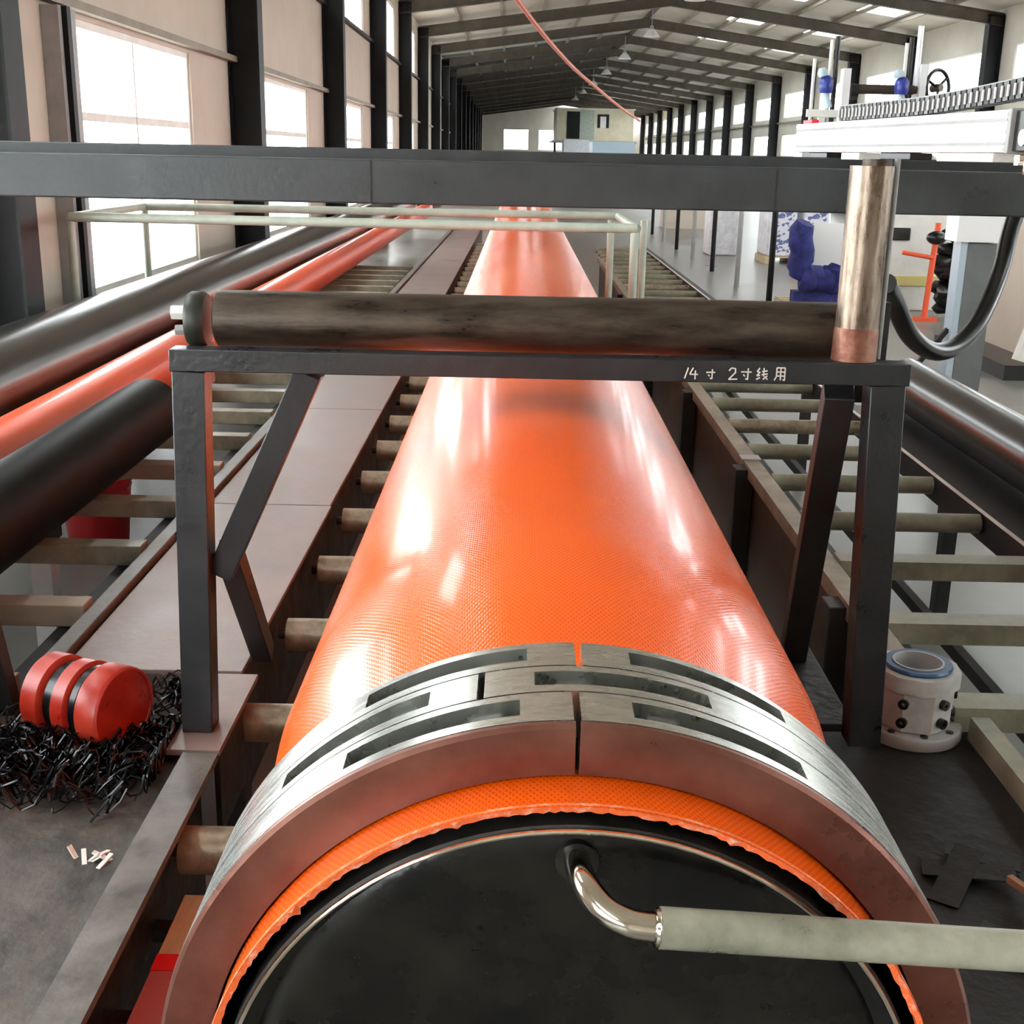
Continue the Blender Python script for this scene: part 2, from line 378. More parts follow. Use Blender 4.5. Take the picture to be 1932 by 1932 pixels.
# columns: I sections with end plates
def column(side, y):
    x = XL if side < 0 else XR; s = 1 if side < 0 else -1
    web = MB(True).box(min(x+s*.015, x+s*.27), max(x+s*.015, x+s*.27), y-.006, y+.006, FZ+.02, EAVE-.06)
    fl = lambda a: MB(True).box(min(x+s*a, x+s*(a+.014)), max(x+s*a, x+s*(a+.014)), y-.11, y+.11, FZ+.02, EAVE-.06)
    if side > 0:
        web = MB(True).box(x-.33, x-.02, y-.006, y+.006, FZ+.02, EAVE-.06)
        fl = lambda a: MB(True).box(x-(.006 if a < .1 else .33)-.014, x-(.006 if a < .1 else .33), y-.14, y+.14, FZ+.02, EAVE-.06)
    d = .29 if side < 0 else .36
    bp = MB(True).box(min(x+s*.004, x+s*d), max(x+s*.004, x+s*d), y-.15, y+.15, FZ, FZ+.02)
    cp = MB(True).box(min(x+s*.004, x+s*d), max(x+s*.004, x+s*d), y-.12, y+.12, EAVE-.06, EAVE-.03)
    return [('web', web, M['col']), ('flange', fl(.004), M['col']), ('flange', fl(.27), M['col']), ('base_plate', bp, M['col']), ('cap_plate', cp, M['col'])]
cl = thing('steel_column', column(-1, FY[0]), 'dark steel column on the left wall, first and nearest, at the picture edge', 'column', 'columns along the left wall')
for k in range(1, 17): dup(cl, hall_delta(0, 5.8*k), 'dark steel column on the left wall, %s from the near end' % ordn(k))
cr0 = thing('steel_column', column(1, FY[3]), 'dark steel column on the right wall, nearest one in view, beside the cable chain', 'column', 'columns along the right wall')
for k in range(4, 18): dup(cr0, hall_delta(0, 5.8*(k-3)), 'dark steel column on the right wall, %s in view from the near end' % ordn(k-3))
def rafter(side, y):
    xa, xb = (XL+.02, RX) if side < 0 else (XR-.02, RX)
    za, zb = EAVE, RZ
    mk_ = lambda h0, h1, w: MB(True).raw_prism(xa, za, xb, zb, h0, h1, y-w/2, y+w/2)
    return [('web', mk_(-.26, -.02, .012), M['rafter']), ('flange', mk_(-.02, 0, .16), M['rafter']), ('flange', mk_(-.28, -.26, .16), M['rafter'])]
def raw_prism(s, xa, za, xb, zb, h0, h1, y0, y1):
    vs = [(x, y, z+h) for (x, z) in ((xa, za), (xb, zb)) for y in (y0, y1) for h in (h0, h1)]
    s.raw(vs, [(0,1,3,2),(4,6,7,5),(0,4,5,1),(2,3,7,6),(0,2,6,4),(1,5,7,3)]); return s
MB.raw_prism = raw_prism
for sd, nm in ((-1, 'left'), (1, 'right')):
    k0 = 3
    r0 = thing('roof_rafter', rafter(sd, FY[k0]), 'dark sloping roof rafter over the %s half, nearest in view' % nm, 'rafter', 'rafters of the %s roof slope' % nm)
    for k in range(k0+1, 18): dup(r0, hall_delta(0, 5.8*(k-k0)), 'dark sloping roof rafter over the %s half, %s in view from the near end' % (nm, ordn(k-k0)))
for i in range(1, 12):
    t = i/12; x = XL+(XR-XL)*t; z = EAVE+(RZ-EAVE)*(1-abs(x-RX)/(RX-XL))
    if abs(x-RX) < .2: continue
    solo('roof_purlin', MB(True).box(x-.035, x+.035, 12, Y1-.1, z+.003, z+.085), M['purlin'], 'thin brown purlin running the length of the roof, %s from the left eave' % ordn(i-1), 'purlin', 'purlins under the roof sheets')
solo('ridge_beam', MB(True).box(RX-.06, RX+.06, 12, Y1-.1, RZ+.003, RZ+.09), M['rafter'], 'dark beam running along the roof ridge', 'beam')
# hanging lamps
lamp = thing('high_bay_lamp', [('lamp_cord', MB(True).cyl((4.0, 29.0, 4.1), (4.0, 29.0, 3.62), .012, 8), M['grey']),
    ('lamp_body', MB(True).lathe([(.0,.0),(.05,0),(.07,-.12),(.0,-.12)], (4.0, 29.0, 3.62), n=16), M['grey']),
    ('lamp_shade', MB(True).lathe([(.07,-.1),(.13,-.16),(.24,-.30),(.235,-.30),(.12,-.165),(.06,-.11)], (4.0, 29.0, 3.62), n=20, closed=True), M['white'])],
    'white hanging high bay lamp under the ridge, nearest of the row', 'lamp', 'hanging lamps under the ridge')
for k in range(1, 7): dup(lamp, hall_delta(.0, 8.7*k), 'white hanging high bay lamp under the ridge, %s of the row' % ordn(k))
# salmon cable across the hall
def at(px, py, Y):
    d = Vector((px-966, 966-py, Fpx)); v = Vector((d.dot(Vector((bx_[0], bx_[1], bx_[2]))), d.dot(by_), d.dot(bz_))); return v*(Y/v.y)
pts = [at(x, y, Y) for x, y, Y in ((960,-22,22),(979,4,23),(1008,43,25),(1044,87,28),(1084,130,32),(1127,167,37),(1171,203,43),(1207,228,50))]
def smooth_pts(P, n=6):
    out = []
    for i in range(len(P)-1):
        p0, p1, p2, p3 = P[max(i-1,0)], P[i], P[i+1], P[min(i+2,len(P)-1)]
        for j in range(n):
            t = j/n; out.append(.5*((2*p1)+(p2-p0)*t+(2*p0-5*p1+4*p2-p3)*t*t+(3*p1-p0-3*p2+p3)*t**3))
    out.append(P[-1]); return out
pp = smooth_pts(pts)
solo('overhead_cable', MB().path(pp, .045, 8), M['cableor'], 'salmon coloured hose strung across the hall under the roof', 'cable')
# far office cabin on a platform
oy = 88
solo_parts = [('wall', MB(True).box(3.1, 8.4, oy, oy+6, .95, 3.0), M['cabin']), ('roof_slab', MB(True).box(3.0, 8.5, oy-.1, oy+6.1, 3.0, 3.08), M['offwhite']),
    ('doorway', MB(True).box(3.8, 4.7, oy-.03, oy-.002, 1.05, 2.85), M['col'], 'dark open doorway'), ('panel', MB(True).box(4.7, 5.7, oy-.03, oy-.002, 1.0, 2.95), M['green'], 'pale green panel'),
    ('window_frame', MB(True).box(5.9, 6.7, oy-.03, oy-.002, 1.8, 2.7), M['col'], None, [('pane', MB(True).box(6.1, 6.5, oy-.045, oy-.031, 1.8, 2.55), M['offwhite'])]),
    ('deck', MB(True).box(2.8, 8.6, oy-.6, oy+6.2, .8, .94), M['grey'])]
for x in (3.0, 5.7, 8.4): solo_parts.append(('leg', MB(True).box(x-.08, x+.08, oy-.4, oy-.24, FZ, .8), M['col']))
thing('office_cabin', solo_parts, 'small cream office cabin raised on a deck at the far end', 'cabin')
solo('covered_stack', MB(True).box(2.9, 4.3, 70, 72, FZ, .8), M['bottle'], 'white wrapped stack below the far office cabin', 'stack')
solo('blue_container', MB(True).box(4.6, 7.0, 72, 75, FZ, .75), M['paleblue'], 'pale blue container below the far office cabin', 'container')

# ================================================================== LINE: ROLLER BED UNDER THE ORANGE PIPE
ry = [1.90+.505*i for i in range(36)]
def roller(y, x0=-.575, x1=.50, z=-1.195, r=.042):
    sh = MB().cyl((x0, y, z), (x1, y, z), r, 20)
    sp = MB().cyl((x0-.022, y, z), (x0-.001, y, z), .014, 10); sp2 = MB().cyl((x1+.001, y, z), (x1+.04, y, z), .014, 10)
    return [('roller_barrel', sh, M['roller']), ('spindle', sp, M['clampin']), ('spindle', sp2, M['clampin'])]
r0 = thing('conveyor_roller', roller(ry[0]), 'worn steel roller under the big orange pipe, first and nearest, by the clamp', 'roller', 'rollers under the big orange pipe')
for i in range(1, 30): dup(r0, (0, ry[i]-ry[0], 0), 'worn steel roller under the big orange pipe, %s from the near end' % ordn(i))
thing('bed_rail', [('web', MB().box(-.615, -.602, .6, 2.12, -1.45, -1.135), M['plateblk']), ('top_flange', MB().box(-.630, -.562, .6, 2.12, -1.135, -1.12), M['rail'])],
      'long dusty grey channel rail leading to the left foot of the dark frame', 'rail')
thing('bed_rail', [('web', MB().box(-.62, -.612, 2.51, 20, -1.45, -1.135), M['plateblk']), ('post', MB().box(-.70, -.63, 2.6, 2.67, FZ, -1.46), M['plateblk'])],
      'dark channel rail under the inner edge of the brown walkway', 'rail')
thing('walkway_plate', [('plate', MB().box(-.665, -.562, 2.13, 2.49, -1.132, -1.12), M['board']), ('lip', MB().box(-.574, -.563, 2.13, 2.34, -1.30, -1.1325), M['plateblk'])],
      'short brown walkway plate under the left feet of the dark frame', 'plate')
# brown walkway plates
ys = [2.5, 3.84, 5.4, 6.9, 8.5, 10.1, 11.8, 13.5, 15.2, 17.0, 19.0]
for i, (a, b) in enumerate(zip(ys, ys[1:])):
    solo('walkway_plate', MB().box(-1.0, -.605 if i else -.60, a+.004, b-.004, -1.132, -1.12), M['board'], 'brown flat walkway plate left of the orange pipe, %s from the near end' % ordn(i), 'plate', 'brown walkway plates', bevel=.002)
solo('walkway_edge', MB().box(-1.055, -1.01, 2.45, 19, -1.17, -1.105), M['rail'], 'pale steel edge rail along the outer side of the brown walkway', 'rail', bevel=.003)
for i, y in enumerate((2.95, 5.6, 8.4, 11.4, 15.0)):
    solo('walkway_post', MB().box(-1.045, -1.0, y, y+.05, FZ, -1.175), M['col'], 'dark short post under the brown walkway edge, %s from the near end' % ordn(i), 'post', 'posts under the walkway')
# inner timber strip with red band, near left
thing('marking_strip', [('strip', MB().box(-.560, -.508, 1.682, 1.845, -1.275, -1.25), M['wood']),
    ('red_band', MB().box(-.561, -.507, 1.640, 1.681, -1.276, -1.249), M['brightred']),
    ('pink_length', MB().box(-.560, -.508, .95, 1.639, -1.275, -1.25), M['pink']),
    ('bracket', MB().box(-.60, -.50, 1.55, 1.58, -1.30, -1.2765), M['plateblk']), ('bracket', MB().box(-.60, -.50, 1.78, 1.81, -1.30, -1.2765), M['plateblk'])],
    'pale timber strip with a red band lying left of the clamp', 'strip')
solo('floor_beam', MB().box(-.58, .85, 1.0, 1.06, -1.56, -1.5), M['clampin'], 'dark cross beam low under the clamp', 'beam')
solo('drip_tray', MB().box(-.5, .52, .7, 20, -1.64, -1.60), mat('tray_oily', (.10,.085,.045), .4, col2=(.22,.19,.11), nscale=6), 'oily brown drip tray under the orange pipe', 'tray')

# ================================================================== ORANGE PIPE, CLAMP, PLUG
PX = .055
def pipe_pts():
    st = []
    for i in range(60):
        t = i/59; y = .845+ (34-.845)*t**2.2
        st.append(y)
    P = []; Rr = []
    for y in st:
        if y < 1.36: k = max(0, (y-1.066)/(1.36-1.066)); k = k*k*(3-2*k); r = .314+(.353-.314)*k
        else: r = .353
        P.append(Vector((PX, y, -.8))); Rr.append(r)
    return P, Rr
P, Rr = pipe_pts()
mb = MB(); mb.path(P, Rr, 128, cap=False)
pipe = mb
inner = MB().path([Vector((PX, .858, -.8)), Vector((PX, 1.3, -.8))], [.309, .309], 96, cap=False)
edge = MB()
n = 420; ringo = []; 
for k in range(n):
    t = 2*PI*k/n
    j = random.uniform(0, .0022)*(1 if random.random() > .04 else 3.0)
    o = Vector((math.cos(t), 0, math.sin(t)))
    c = Vector((PX, 0, -.8))
    ringo.append((c+o*.3145+Vector((0, .850, 0)), c+o*(.3138-j*.3)+Vector((0, .846-j, 0)), c+o*(.3092-j)+Vector((0, .847, 0)), c+o*.3085+Vector((0, .862, 0))))
bv = [[edge.bm.verts.new(v) for v in q] for q in ringo]
for k in range(n):
    for a in range(3):
        edge.bm.faces.new((bv[k][a], bv[(k+1)%n][a], bv[(k+1)%n][a+1], bv[k][a+1]))
thing('orange_pipe', [('jacket', pipe, M['orangepipe'], None, [('frayed_edge', edge, M['fray'], 'frayed pale cut edge')]), ('lining', inner, M['black'], 'black lining')],
      'big bright orange woven pipe running from the clamp into the distance', 'pipe')
# clamp: three slotted bands, each split, plus the thick front face
def band(y0, y1, shift, r0=.3165, r1=.361):
    m = MB(); N = 720; ysl = [y0, y0+.013, y1-.011, y1]
    def rel(a):
        q = (a-shift) % 180
        return q-180 if q > 90 else q          # angle from the nearest split of the two-piece band
    def hgt(iy, a):
        q = abs(rel(a))
        if q < .3: return r0+.001
        if iy == 1 and 7.5 <= q <= 32.5: return r0+.001
        return r1
    A = [i*360.0/N for i in range(N)]
    def pt(r, y, a): t = R_(a); return (PX+r*math.sin(t), y, -.8+r*math.cos(t))
    H = [[hgt(iy, a+.5*360/N) for a in A] for iy in range(3)]
    for iy in range(3):
        for i, a in enumerate(A):
            a2 = a+360/N; h = H[iy][i]; ya, yb = ysl[iy], ysl[iy+1]
            if h < r1: continue
            m.raw([pt(h, ya, a), pt(h, ya, a2), pt(h, yb, a2), pt(h, yb, a)], [(0,1,2,3)], True)
            m.raw([pt(r0, ya, a), pt(r0, yb, a), pt(r0, yb, a2), pt(r0, ya, a2)], [(0,1,2,3)], True)
            if H[iy][(i+1) % N] < r1: m.raw([pt(h, ya, a2), pt(r0, ya, a2), pt(r0, yb, a2), pt(h, yb, a2)], [(0,1,2,3)])
            if H[iy][(i-1) % N] < r1: m.raw([pt(h, ya, a), pt(h, yb, a), pt(r0, yb, a), pt(r0, ya, a)], [(0,1,2,3)])
            if iy == 2 or H[iy+1][i] < r1: m.raw([pt(h, yb, a), pt(h, yb, a2), pt(r0, yb, a2), pt(r0, yb, a)], [(0,1,2,3)])
            if iy == 0 or H[iy-1][i] < r1: m.raw([pt(h, ya, a), pt(r0, ya, a), pt(r0, ya, a2), pt(h, ya, a2)], [(0,1,2,3)])
    bmesh.ops.remove_doubles(m.bm, verts=m.bm.verts, dist=1e-5)
    return m
def bolts(y, shift, lab=None):
    out = []
    for s0 in (0, 180):
        for e in (-13, 13):
            a = R_(s0+shift+e); c = Vector((PX+.338*math.sin(a), y, -.8+.338*math.cos(a))); tg = Vector((math.cos(a), 0, -math.sin(a)))
            out.append(('bolt', MB().cyl(c-tg*.014, c+tg*.014, .0055, 10), M['grey']))
    return out
YC = .90
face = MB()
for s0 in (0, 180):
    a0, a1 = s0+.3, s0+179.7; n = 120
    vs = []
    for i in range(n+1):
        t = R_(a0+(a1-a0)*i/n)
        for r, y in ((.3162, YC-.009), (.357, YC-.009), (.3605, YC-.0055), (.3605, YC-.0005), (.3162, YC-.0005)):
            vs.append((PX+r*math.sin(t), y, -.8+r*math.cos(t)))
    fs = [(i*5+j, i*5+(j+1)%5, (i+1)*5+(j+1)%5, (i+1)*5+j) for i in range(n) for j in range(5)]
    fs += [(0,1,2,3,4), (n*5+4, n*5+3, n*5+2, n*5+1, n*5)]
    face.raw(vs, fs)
thing('pipe_clamp', [
    ('clamp_band', band(YC, YC+.0535, 0), M['steel'], 'front slotted steel band', bolts(YC+.028, 0)),
    ('clamp_band', band(YC+.056, YC+.1085, -13), M['steel'], 'middle slotted steel band', bolts(YC+.083, -13)),
    ('clamp_band', band(YC+.111, YC+.163, 1), M['steel'], 'rear slotted steel band', bolts(YC+.138, 1)),
    ('slot_shade', MB().lathe([(.3155,0),(.3172,0),(.3172,.16),(.3155,.16)], (PX, YC+.002, -.8), (0,1,0), 120, closed=True), M['clampin'], 'dark ring painting shade into the slots'),  # dark ring added so the slots' shade is painted in
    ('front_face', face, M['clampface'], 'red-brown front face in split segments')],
    'heavy slotted steel clamp ring round the near end of the orange pipe', 'clamp')
# end plug
PR = .297
thing('end_plug', [
    ('rim', MB().lathe([(PR-.006,0),(PR,.002),(PR,.10),(PR-.006,.10)], (PX, .845, -.8), (0,1,0), 96, closed=True), M['clampin'], None, ),
    ('rim_bead', MB().lathe([(PR-.004+.0022*math.cos(t), .0022*math.sin(t)-.0015) for t in [2*PI*q/8 for q in range(8)]], (PX, .845, -.8), (0,1,0), 96, closed=True), M['chrome'], 'thin bright bead round the rim'),
    ('plate', MB().lathe([(PR-.0062,.02),(PR-.02,.026),(PR-.035,.020),(PR-.05,.024),(.1,.026),(.0,.026)], (PX, .845, -.8), (0,1,0), 96), M['disc'], 'oily black dished end plate')],
    'oily black steel plug closing the near end of the orange pipe', 'plug')
# elbow and grey pipe
El = smooth_pts([at(1088, 1618, .869), at(1090, 1632, .845), at(1104, 1668, .82), at(1140, 1715, .80), at(1190, 1742, .79), at(1242, 1750, .788)], 5)
E2 = at(1955, 1796, .80); dE = (E2-El[-1]).normalized()
thing('feed_pipe', [
    ('elbow', MB().path(El, .011, 20), M['chrome'], 'shiny chrome elbow', [('weld_collar', MB().lathe([(.0118+.0035*math.cos(t), .003*math.sin(t)) for t in [2*PI*q/8 for q in range(8)]], El[-1]-dE*.001, dE, 24, closed=True), M['chrome'])]),
    ('mounting_collar', MB().cyl(El[0]+Vector((0,.0004,0)), El[0]-Vector((0,.008,0)), .0175, 24), M['clampin']),
    ('pipe', MB().path([El[-1]+dE*.001, El[-1]+dE*.2, E2+dE*.08], .0155, 24), M['greypipe'], 'grey-green straight pipe')],
    'grey-green feed pipe with a chrome elbow fixed to the black end plug', 'pipe')

# ================================================================== DARK FRAME OVER THE PIPE
FYY = 2.2
def strokes(org, sc_, glyph, m, y=FYY-.0012, wd=.0022):
    for st in glyph:
        for a, b in zip(st, st[1:]):
            m.bar((org[0]+a[0]*sc_, y, org[1]+a[1]*sc_), (org[0]+b[0]*sc_, y, org[1]+b[1]*sc_), .0012, wd, up=(0,0,1)) if abs(b[0]-a[0]) > abs(b[1]-a[1])*.2 else \
            m.box(org[0]+a[0]*sc_-wd/2, org[0]+a[0]*sc_+wd/2, y-.0006, y+.0006, org[1]+min(a[1], b[1])*sc_, org[1]+max(a[1], b[1])*sc_)
G = {'1': [[(.2,0),(.5,1)]], '4': [[(.35,1),(.05,.4),(.8,.4)],[(.55,.75),(.45,-.05)]],
     'cun': [[(.05,.68),(.95,.68)],[(.65,1),(.65,.02),(.45,.1)],[(.25,.45),(.4,.3)]],
     '2': [[(.1,.75),(.3,1),(.65,.95),(.7,.65),(.1,0),(.85,.05)]],
     'xian': [[(.3,1),(.1,.7),(.35,.65),(.08,.35),(.35,.38)],[(.05,.05),(.35,.2)],[(.5,.7),(.95,.78)],[(.48,.45),(.98,.52)],[(.65,1),(.75,.3),(.98,.05)],[(.95,.35),(.6,.05)]],
     'yong': [[(.2,1),(.2,.3),(.05,0)],[(.2,1),(.85,1),(.85,0),(.7,.06)],[(.2,.67),(.85,.67)],[(.2,.35),(.85,.35)],[(.52,1),(.52,.02)]]}
wr = []
for gx, g, s_ in ((.300,'1',.020),(.312,'4',.020),(.342,'cun',.018),(.382,'2',.021),(.405,'cun',.021),(.433,'xian',.022),(.466,'yong',.023)):
    w_ = MB(); strokes((gx, -.3865), s_, G[g], w_); wr.append(('chalk_character', w_, M['offwhite'], 'white chalk handwritten character'))
topbar = MB().box(-.635, .715, FYY, FYY+.05, -.3935, -.353)
thing('pipe_gantry', [
    ('top_bar', topbar, M['frame'], 'grey painted top bar with chalk writing', wr),
    ('post', MB().bar((-.602, FYY+.031, -.394), (-.623, FYY+.031, -1.12), .060, .058, up=(0,1,0)), M['frame'], 'left front post'),
    ('post', MB().bar((.677, FYY+.031, -.394), (.706, FYY+.031, -1.12), .064, .058, up=(0,1,0)), M['frame'], 'right front post'),
    ('brace', MB().bar((-.385, FYY+.03, -.395), (-.572, FYY+.05, -.80), .05, .035, up=(0,1,0)), M['frame'], 'short sloping brace at the left corner'),
    ('rear_leg', MB().bar((-.56, FYY+.075, -.76), (-.572, 2.60, -1.115), .045, .05), M['framedark'], 'left rear leg'),
    ('rear_leg', MB().bar((.60, FYY+.05, -.41), (.65, 2.62, -1.115), .055, .06), M['framedark'], 'right rear leg'),
    ('foot_tie', MB().box(.56, .70, 2.2615, 2.70, -1.118, -1.10), M['plateblk'])],
    'dark grey steel frame standing over the orange pipe, chalk writing on its top bar', 'frame', bevel=.002)
# roller behind the top bar
RY, RZc, RR = 2.33, -.312, .0535
thing('gantry_roller', [
    ('barrel', MB().lathe([(.0,0),(RR-.008,0),(RR-.001,.004),(RR,.012),(RR,1.20),(RR-.001,1.208),(.0,1.21)], (-.575, RY, RZc), (1,0,0), 40), M['rust'], 'rusty brown barrel'),
    ('bearing_plate', MB().lathe([(.0,0),(.048,0),(.053,.008),(.053,.030),(.048,.036),(.0,.036)], (-.628, RY, RZc-.003), (1,0,0), 28), mat('bearing_green', (.03,.035,.025), .4, .3), 'dark green bearing housing'),
    ('bolt_nut', MB().cyl((-.655, RY-.02, RZc+.012), (-.629, RY-.02, RZc+.012), .014, 6), M['offwhite'], 'pale bolt'),
    ('bolt_nut', MB().cyl((-.648, RY-.025, RZc-.02), (-.629, RY-.025, RZc-.02), .010, 6), M['grey']),
    ('bearing_foot', MB().box(-.628, -.592, RY-.03, RY+.03, -.44, RZc-.05), M['framedark']),
    ('bearing_plate', MB().box(.637, .69, RY-.05, RY+.05, -.44, RZc+.06), M['framedark'], 'black right bearing block')],
    'rusty brown steel roller lying across the dark frame above the orange pipe', 'roller')
# rusty upright tube on the frame
tx = .618; ty = 2.205-.0
thing('upright_tube', [
    ('tube', MB().lathe([(.034,0),(.0385,0),(.0385,.343),(.034,.343)], (tx, 2.239, -.3515), (0,0,1), 36, closed=True), M['tube'], 'worn bright-streaked tube'),
    ('foot', MB().lathe([(.0387,0),(.0405,0),(.0400,.055),(.0387,.06)], (tx, 2.239, -.352), (0,0,1), 36, closed=True), M['tuberust'], 'rust-red lower end'),
    ('inner_tube', MB().cyl((tx+.008, 2.239, -.3), (tx+.008, 2.239, .003), .0255, 28), M['rust'], 'thinner dark inner tube'),
    ('guide_rod', MB().cyl((tx+.047, 2.25, -.3515), (tx+.047, 2.25, .004), .0055, 12), M['grey'])],
    'rusty steel upright tube standing on the right end of the dark frame', 'tube')

# ================================================================== CROSS BEAMS
def hbeam(y0, y1, z0, z1, xa, xb): return MB().box(xa, xb, y0, y1, z0, z1)
thing('cross_beam', [('beam', hbeam(3.0, 3.1, -.122, -.020, -2.42, 2.22), M['beam']), ('weld_seam', MB().box(-.362, -.356, 2.998, 2.9995, -.121, -.021), M['framedark']),
    ('weld_seam', MB().box(.60, .606, 2.998, 2.9995, -.121, -.021), M['framedark']),
    ('post', MB().box(-2.42, -2.34, 3.002, 3.1, FZ, -.1225), M['beam']), ('post', MB().box(2.12, 2.22, 3.002, 3.1, FZ, -.1225), M['beam'])],
    'long dark grey box beam crossing the whole view, front one of the two', 'beam', bevel=.004)
thing('cross_beam', [('beam', hbeam(3.25, 3.7, -.035, .006, -2.42, 2.22), M['beam']),
    ('post', MB().box(-2.42, -2.34, 3.3, 3.4, FZ, -.036), M['beam']), ('post', MB().box(2.12, 2.22, 3.3, 3.4, FZ, -.036), M['beam'])],
    'dark grey upper beam just behind and above the front cross beam', 'beam', bevel=.004)

# ================================================================== LINEAR GUIDE + PRINTING HEAD, TOP RIGHT
ga, gb = Vector((.868, 2.30, .056)), Vector((.758, 3.55, .056)); gd = (gb-ga).normalized(); gn = Vector((-gd.y, gd.x, 0))*1.0
if gn.x > 0: gn = -gn
cen = lambda t, dx=0, dz=0: ga+(gb-ga)*t-gn*.035+gn*dx+Vector((0,0,dz))
guide = MB().bar(cen(0), cen(1), .066, .074)
gro = MB()
for dz in (-.022, .020): gro.bar(cen(0.003, .0335, dz), cen(.997, .0335, dz), .0012, .006)
gl = MB()
for dz in (-.030, .030, 0): gl.bar(cen(.003, .0345, dz), cen(.997, .0345, dz), .003, .008)
gpl = MB().bar(cen(-.012), cen(-.0005), .072, .078)
mot = MB().bar(cen(-.075, .0, .0), cen(-.0125, 0, 0), .055, .07)
motw = MB().cyl(cen(-.05, .029, -.012), cen(-.05, .035, -.012), .014, 14)
thing('linear_guide', [('rail_body', guide, M['white'], 'white aluminium body'), ('groove', gro, M['grey']), ('ridge', gl, M['white']), ('end_cap', gpl, M['grey']),
    ('motor', mot, M['black'], 'black motor block', [('shaft_end', motw, M['chrome'])]),
    ('foot', MB().bar(cen(.80, 0, -.045), cen(.92, 0, -.045), .05, .0148), M['black']), ('foot', MB().bar(cen(.36, 0, -.045), cen(.50, 0, -.045), .05, .0148), M['black']),
    ('foot', MB().bar(cen(.60, 0, -.046), cen(.70, 0, -.046), .06, .0165), M['offwhite']), ('mount_bracket', MB().bar(cen(.04, 0, -.046), cen(.24, 0, -.046), .06, .0165), M['offwhite']),
    ('stop_tab', MB().bar(cen(.93, .01, .0425), cen(.99, .01, .0425), .02, .010), M['brightred'], 'small red tab'),
    ('bolt_nut', MB().cyl(cen(-.03, .02, -.06), cen(-.03, .02, -.04), .012, 6), M['chrome']), ('bolt_nut', MB().cyl(cen(-.06, .02, -.075), cen(-.06, .02, -.05), .012, 6), M['chrome'])],
    'long white aluminium linear guide resting on the cross beams at top right', 'linear guide', bevel=.0015)
parts = []; N = 40
cp = []
for i in range(N+1):
    t = i/N; tt = .74-.80*t; z = .0935+.0205+ (.022*max(0, t-.45)**1.5*2.2)
    cp.append(cen(tt, .012, z-.058))
chain_strip = MB()
for i in range(N):
    a, b = cp[i], cp[i+1]; d = b-a
    parts.append(('chain_link', MB().bar(a+d*.12, a+d*.88, .03, .034), M['black'] if i % 2 else M['framedark']))
for i in range(N): chain_strip.bar(cp[i]+Vector((0,0,.0185)), cp[i+1]+Vector((0,0,.0185)), .022, .003)
parts.append(('chain_band', chain_strip, M['grey']))
cb = MB()
for i in range(N):
    a = cp[i]; cb.bar(a+gn*.0165-Vector((0,0,.010)), a+gn*.0165+Vector((0,0,.010)), .0025, .006)
parts.append(('link_pin', cb, M['offwhite']))
thing('cable_chain', parts, 'black segmented cable chain lying along the top of the white guide', 'cable chain')
solo('red_fitting', MB().lathe([(.0,0),(.011,0),(.013,.006),(.013,.02),(.008,.024),(.008,.034),(0,.034)], cp[-1]+Vector((-.012,-.045,-.008)), (0,1,0), 18), M['brightred'], 'shiny red fitting at the near end of the cable chain', 'fitting')
# printing head
HY = 3.62; hz = .0065
def reg(x):
    return [('valve_body', MB().lathe([(.0,0),(.016,0),(.020,.012),(.020,.034),(.012,.044),(.0,.05)], (x, HY-.03, .178), (0,0,1), 16), M['bluevalve'], 'blue valve body',
            [('valve_cap', MB().lathe([(.0,0),(.013,0),(.015,.01),(.009,.022),(.0,.024)], (x-.010, HY-.035, .222), (-.3,0,1), 14), M['paleblue']),
             ('valve_nozzle', MB().cyl((x, HY-.03, .178), (x+.012, HY-.035, .14), .009, 12), M['paleblue'])])]
def rod(x, z1, m, r=.006, y=HY): return ('rod', MB().cyl((x, y, hz+.012), (x, y, z1), r, 12), m)
parts = [('base', MB().box(.86, 1.23, HY-.05, HY+.06, hz, hz+.012), M['offwhite']),
    rod(.945, .33, M['framedark'], .007), rod(.930, .32, M['offwhite'], .006), rod(.885, .27, M['offwhite'], .005), ('upright_plate', MB().box(.965, .985, HY-.02, HY+.02, hz+.013, .245), M['white']),
    rod(1.150, .33, M['framedark'], .007), rod(1.138, .315, M['offwhite'], .006), rod(1.172, .36, M['white'], .008), ('upright_plate', MB().box(1.178, 1.196, HY-.02, HY+.02, hz+.013, .26), M['white']),
    ('shaft', MB().cyl((.99, HY, .192), (1.175, HY, .192), .013, 16), M['rust'], 'dark brown shaft'),
    ('coupling', MB().cyl((.99, HY, .185), (1.01, HY, .185), .022, 14), M['black']),
    ('bracket', MB().box(.87, .99, HY-.025, HY-.012, .115, .135), M['offwhite']),
    ('bracket', MB().box(.905, .922, HY-.022, HY-.002, hz+.013, .114), M['offwhite'])]
parts += reg(.915)+reg(1.125)
whc = Vector((1.238, HY+.01, .20)); wha = Vector((.55, -.83, .05)).normalized()
a_ = wha.cross(Vector((0,0,1))).normalized(); b_ = a_.cross(wha).normalized()
wheel = MB().lathe([(.048+.005*math.cos(t), .005*math.sin(t)) for t in [2*PI*q/8 for q in range(8)]], whc, wha, 32, closed=True)
sp_ = MB()
for q in range(3):
    t = 2*PI*q/3+.4; d_ = a_*math.cos(t)+b_*math.sin(t); sp_.cyl(whc+d_*.008, whc+d_*.046, .004, 8)
parts.append(('handwheel', wheel, M['black'], 'black handwheel', [('spoke', sp_, M['black']), ('hub', MB().cyl(whc-wha*.02, whc+wha*.012, .011, 12), M['rust'])]))
PH = thing('printing_head', parts, 'upright rod and valve assembly with two blue valves and a handwheel behind the cable chain', 'printing head')

PH.location.x -= .075
PH.location.z -= .0
